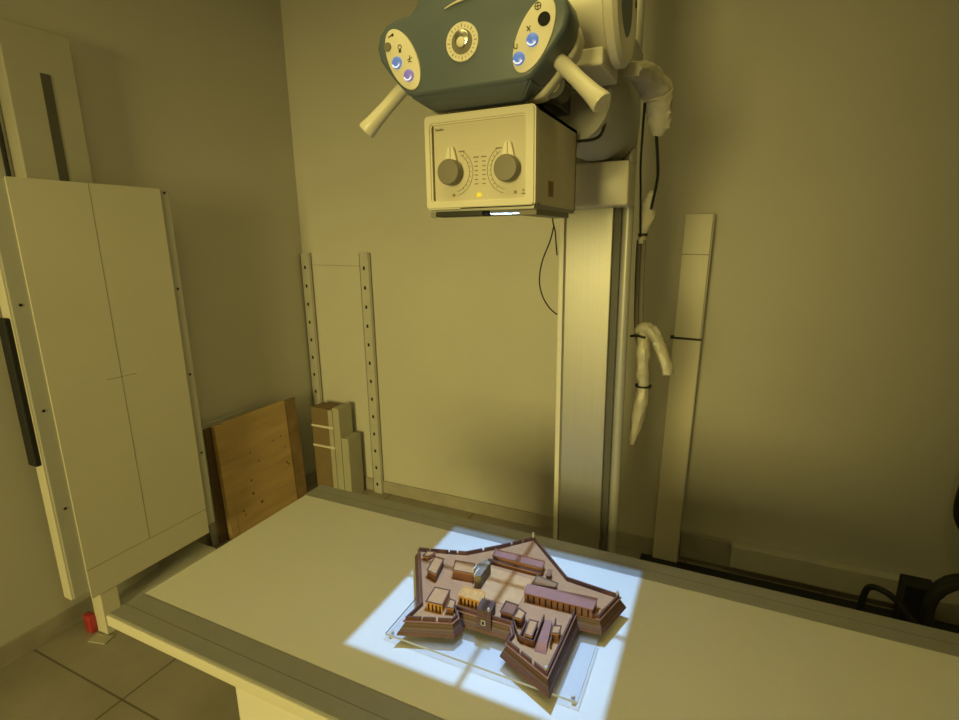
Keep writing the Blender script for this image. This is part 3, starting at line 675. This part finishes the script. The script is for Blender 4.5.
# ------------------------------------------------------------------ leaning duct cover
D = thing('duct_cover', (-0.16, 2.52, 0), 'long narrow cream metal cover leaning upright on the back wall right of the column', 'panel')
rt = (Vector((-0.155, 2.53, 0)), Matrix.Rotation(0.0235, 3, 'Y'))
def rbox(lo, hi, bev=0.001): return box(lo, hi, bev, rot=rt)
obj('upper_section', rbox((-0.2225, 2.505, 1.171), (-0.112, 2.545, 1.712), .002), M['panel'], D)
obj('lower_section', rbox((-0.2245, 2.502, 0.001), (-0.110, 2.545, 1.168), .002), M['panel'], D)
obj('side_flange', rbox((-0.1105, 2.499, 0.001), (-0.106, 2.549, 1.713)), M['greypaint'], D)
obj('seam', rbox((-0.2227, 2.5043, 1.54), (-0.112, 2.5047, 1.5435), 0), M['inkgrey'], D)
obj('black_tie', rbox((-0.238, 2.499, 1.163), (-0.1045, 2.549, 1.172), .001), M['rubber'], D)

# ------------------------------------------------------------------ dark floor strip and cables at the wall
tag(obj('floor_dark_strip', box((-0.28, 2.34, 0), (1.2, 2.52, 0.035), 0.004), M['rubber']), 'low black strip running along the foot of the back wall behind the table', 'cable duct')  # flat black strip along the wall foot

def drape(name, pts, rad, m, par, seg=14, wob=0.3, flat=0.7): return obj(name, tube(pts, rad, seg, None, 5, wob, flat), m, par, smooth=True)
K = thing('wrapped_cable_bundle', (-0.22, 1.66, 0.95), 'tube cables wrapped in crumpled cream plastic hanging right of the silver pole', 'cable bundle')
wr = drape('plastic_wrap', [(-0.212, 1.205, 1.955), (-0.206, 1.30, 1.972), (-0.192, 1.39, 1.962), (-0.183, 1.42, 1.93), (-0.182, 1.44, 1.89), (-0.187, 1.45, 1.865)], [0.020, 0.031, 0.037, 0.033, 0.027, 0.010], M['plastic'], K)
obj('cable', tube([(-0.188, 1.45, 1.87), (-0.186, 1.5, 1.80), (-0.192, 1.55, 1.765), (-0.216, 1.65, 1.70)], 0.004, 8), M['rubber'], K, smooth=True)
obj('cable', tube([(-0.212, 1.40, 1.93), (-0.248, 1.62, 1.83), (-0.250, 1.66, 1.75), (-0.248, 1.69, 1.62)], 0.003, 8), M['rubber'], K, smooth=True)
drape('plastic_wrap', [(-0.215, 1.66, 1.745), (-0.226, 1.68, 1.715), (-0.232, 1.695, 1.68), (-0.243, 1.70, 1.625), (-0.245, 1.70, 1.60)], [0.012, 0.022, 0.024, 0.011, 0.013], M['plastic'], K)
obj('tie', cyl((-0.243, 1.70, 1.622), (-0.243, 1.70, 1.630), 0.0145, seg=16), M['rubber'], K)
for dx in (-0.008, 0.006): obj('cable', tube([(-0.245 + dx, 1.70, 1.61), (-0.244 + dx, 1.70, 1.48), (-0.238 + dx, 1.70, 1.33), (-0.226 + dx, 1.70, 1.28)], 0.0075, 8), M['knob'], K, smooth=True)
drape('plastic_wrap', [(-0.245, 1.695, 1.325), (-0.225, 1.685, 1.343), (-0.198, 1.68, 1.335), (-0.172, 1.675, 1.295), (-0.150, 1.67, 1.245), (-0.138, 1.67, 1.205)], [0.014, 0.022, 0.026, 0.026, 0.025, 0.024], M['plastic'], K)
drape('plastic_wrap', [(-0.223, 1.70, 1.33), (-0.222, 1.70, 1.27), (-0.220, 1.70, 1.20), (-0.215, 1.70, 1.155), (-0.218, 1.70, 1.10), (-0.228, 1.70, 1.03), (-0.242, 1.70, 0.945)], [0.022, 0.030, 0.028, 0.023, 0.032, 0.030, 0.012], M['plastic'], K)
obj('tie', cyl((-0.215, 1.70, 1.147), (-0.215, 1.70, 1.153), 0.0255, seg=18), M['rubber'], K)
obj('tie', tube([(-0.262, 1.69, 1.312), (-0.24, 1.68, 1.316), (-0.215, 1.675, 1.312)], 0.004, 8), M['rubber'], K)

lp = tube([(-0.470, 1.545, 1.71), (-0.478, 1.535, 1.675), (-0.470, 1.535, 1.64), (-0.466, 1.535, 1.60), (-0.464, 1.54, 1.57)], 0.0022, 8)
tube([(-0.474, 1.535, 1.655), (-0.487, 1.54, 1.61), (-0.511, 1.54, 1.549), (-0.518, 1.54, 1.49), (-0.507, 1.54, 1.445), (-0.485, 1.543, 1.41), (-0.4625, 1.549, 1.39)], 0.0022, 8, bm=lp)
tag(obj('loop_cable', lp, M['rubber'], smooth=True), 'thin black cable drooping in a loop left of the column', 'cable')

# black cable coil at the far right
def coil(name, c, R_, r, turns, tilt, label, squash=1.0):
    pts = []
    nn = 26 * turns
    for i in range(nn + 1):
        a = 2 * math.pi * i / 26
        pts.append(Vector((c[0] + R_ * math.cos(a) * (1 + 0.05 * math.sin(3.1 * a)), c[1] + (i / nn - .5) * r * 2.2 * turns * 0.55, c[2] + R_ * squash * math.sin(a) * (1 + 0.04 * math.cos(2.3 * a)))))
    return tag(obj(name, tube(pts, r, 8, None, 1), M['rubber'], smooth=True), label, 'cable')
coil('cable_coil', (0.925, 2.30, 0.198), 0.120, 0.015, 4, 0, 'thick black cable coil lying on the floor at the right picture edge', 1.45)
tag(obj('hanging_cable', tube([(0.976, 2.42, 0.80), (0.906, 2.42, 0.76), (0.884, 2.42, 0.66), (0.891, 2.42, 0.55), (0.946, 2.40, 0.47), (1.006, 2.4, 0.50), (1.036, 2.42, 0.62), (1.016, 2.42, 0.76), (0.976, 2.42, 0.80)], 0.02, 10), M['rubber'], smooth=True), 'black cable loop hanging above the coil at the right picture edge', 'cable')
tag(obj('floor_cable', tube([(0.62, 2.39, 0.05), (0.625, 2.38, 0.16), (0.635, 2.36, 0.215), (0.67, 2.34, 0.225), (0.72, 2.32, 0.20), (0.80, 2.27, 0.12), (0.86, 2.22, 0.05)], 0.012, 10), M['rubber'], smooth=True), 'single black cable arching up from the floor left of the coil', 'cable')
tag(obj('junction_box', box((0.755, 2.38, 0.036), (0.86, 2.47, 0.245), 0.005), M['rubber']), 'small black box at the wall foot beside the cable coil', 'box')
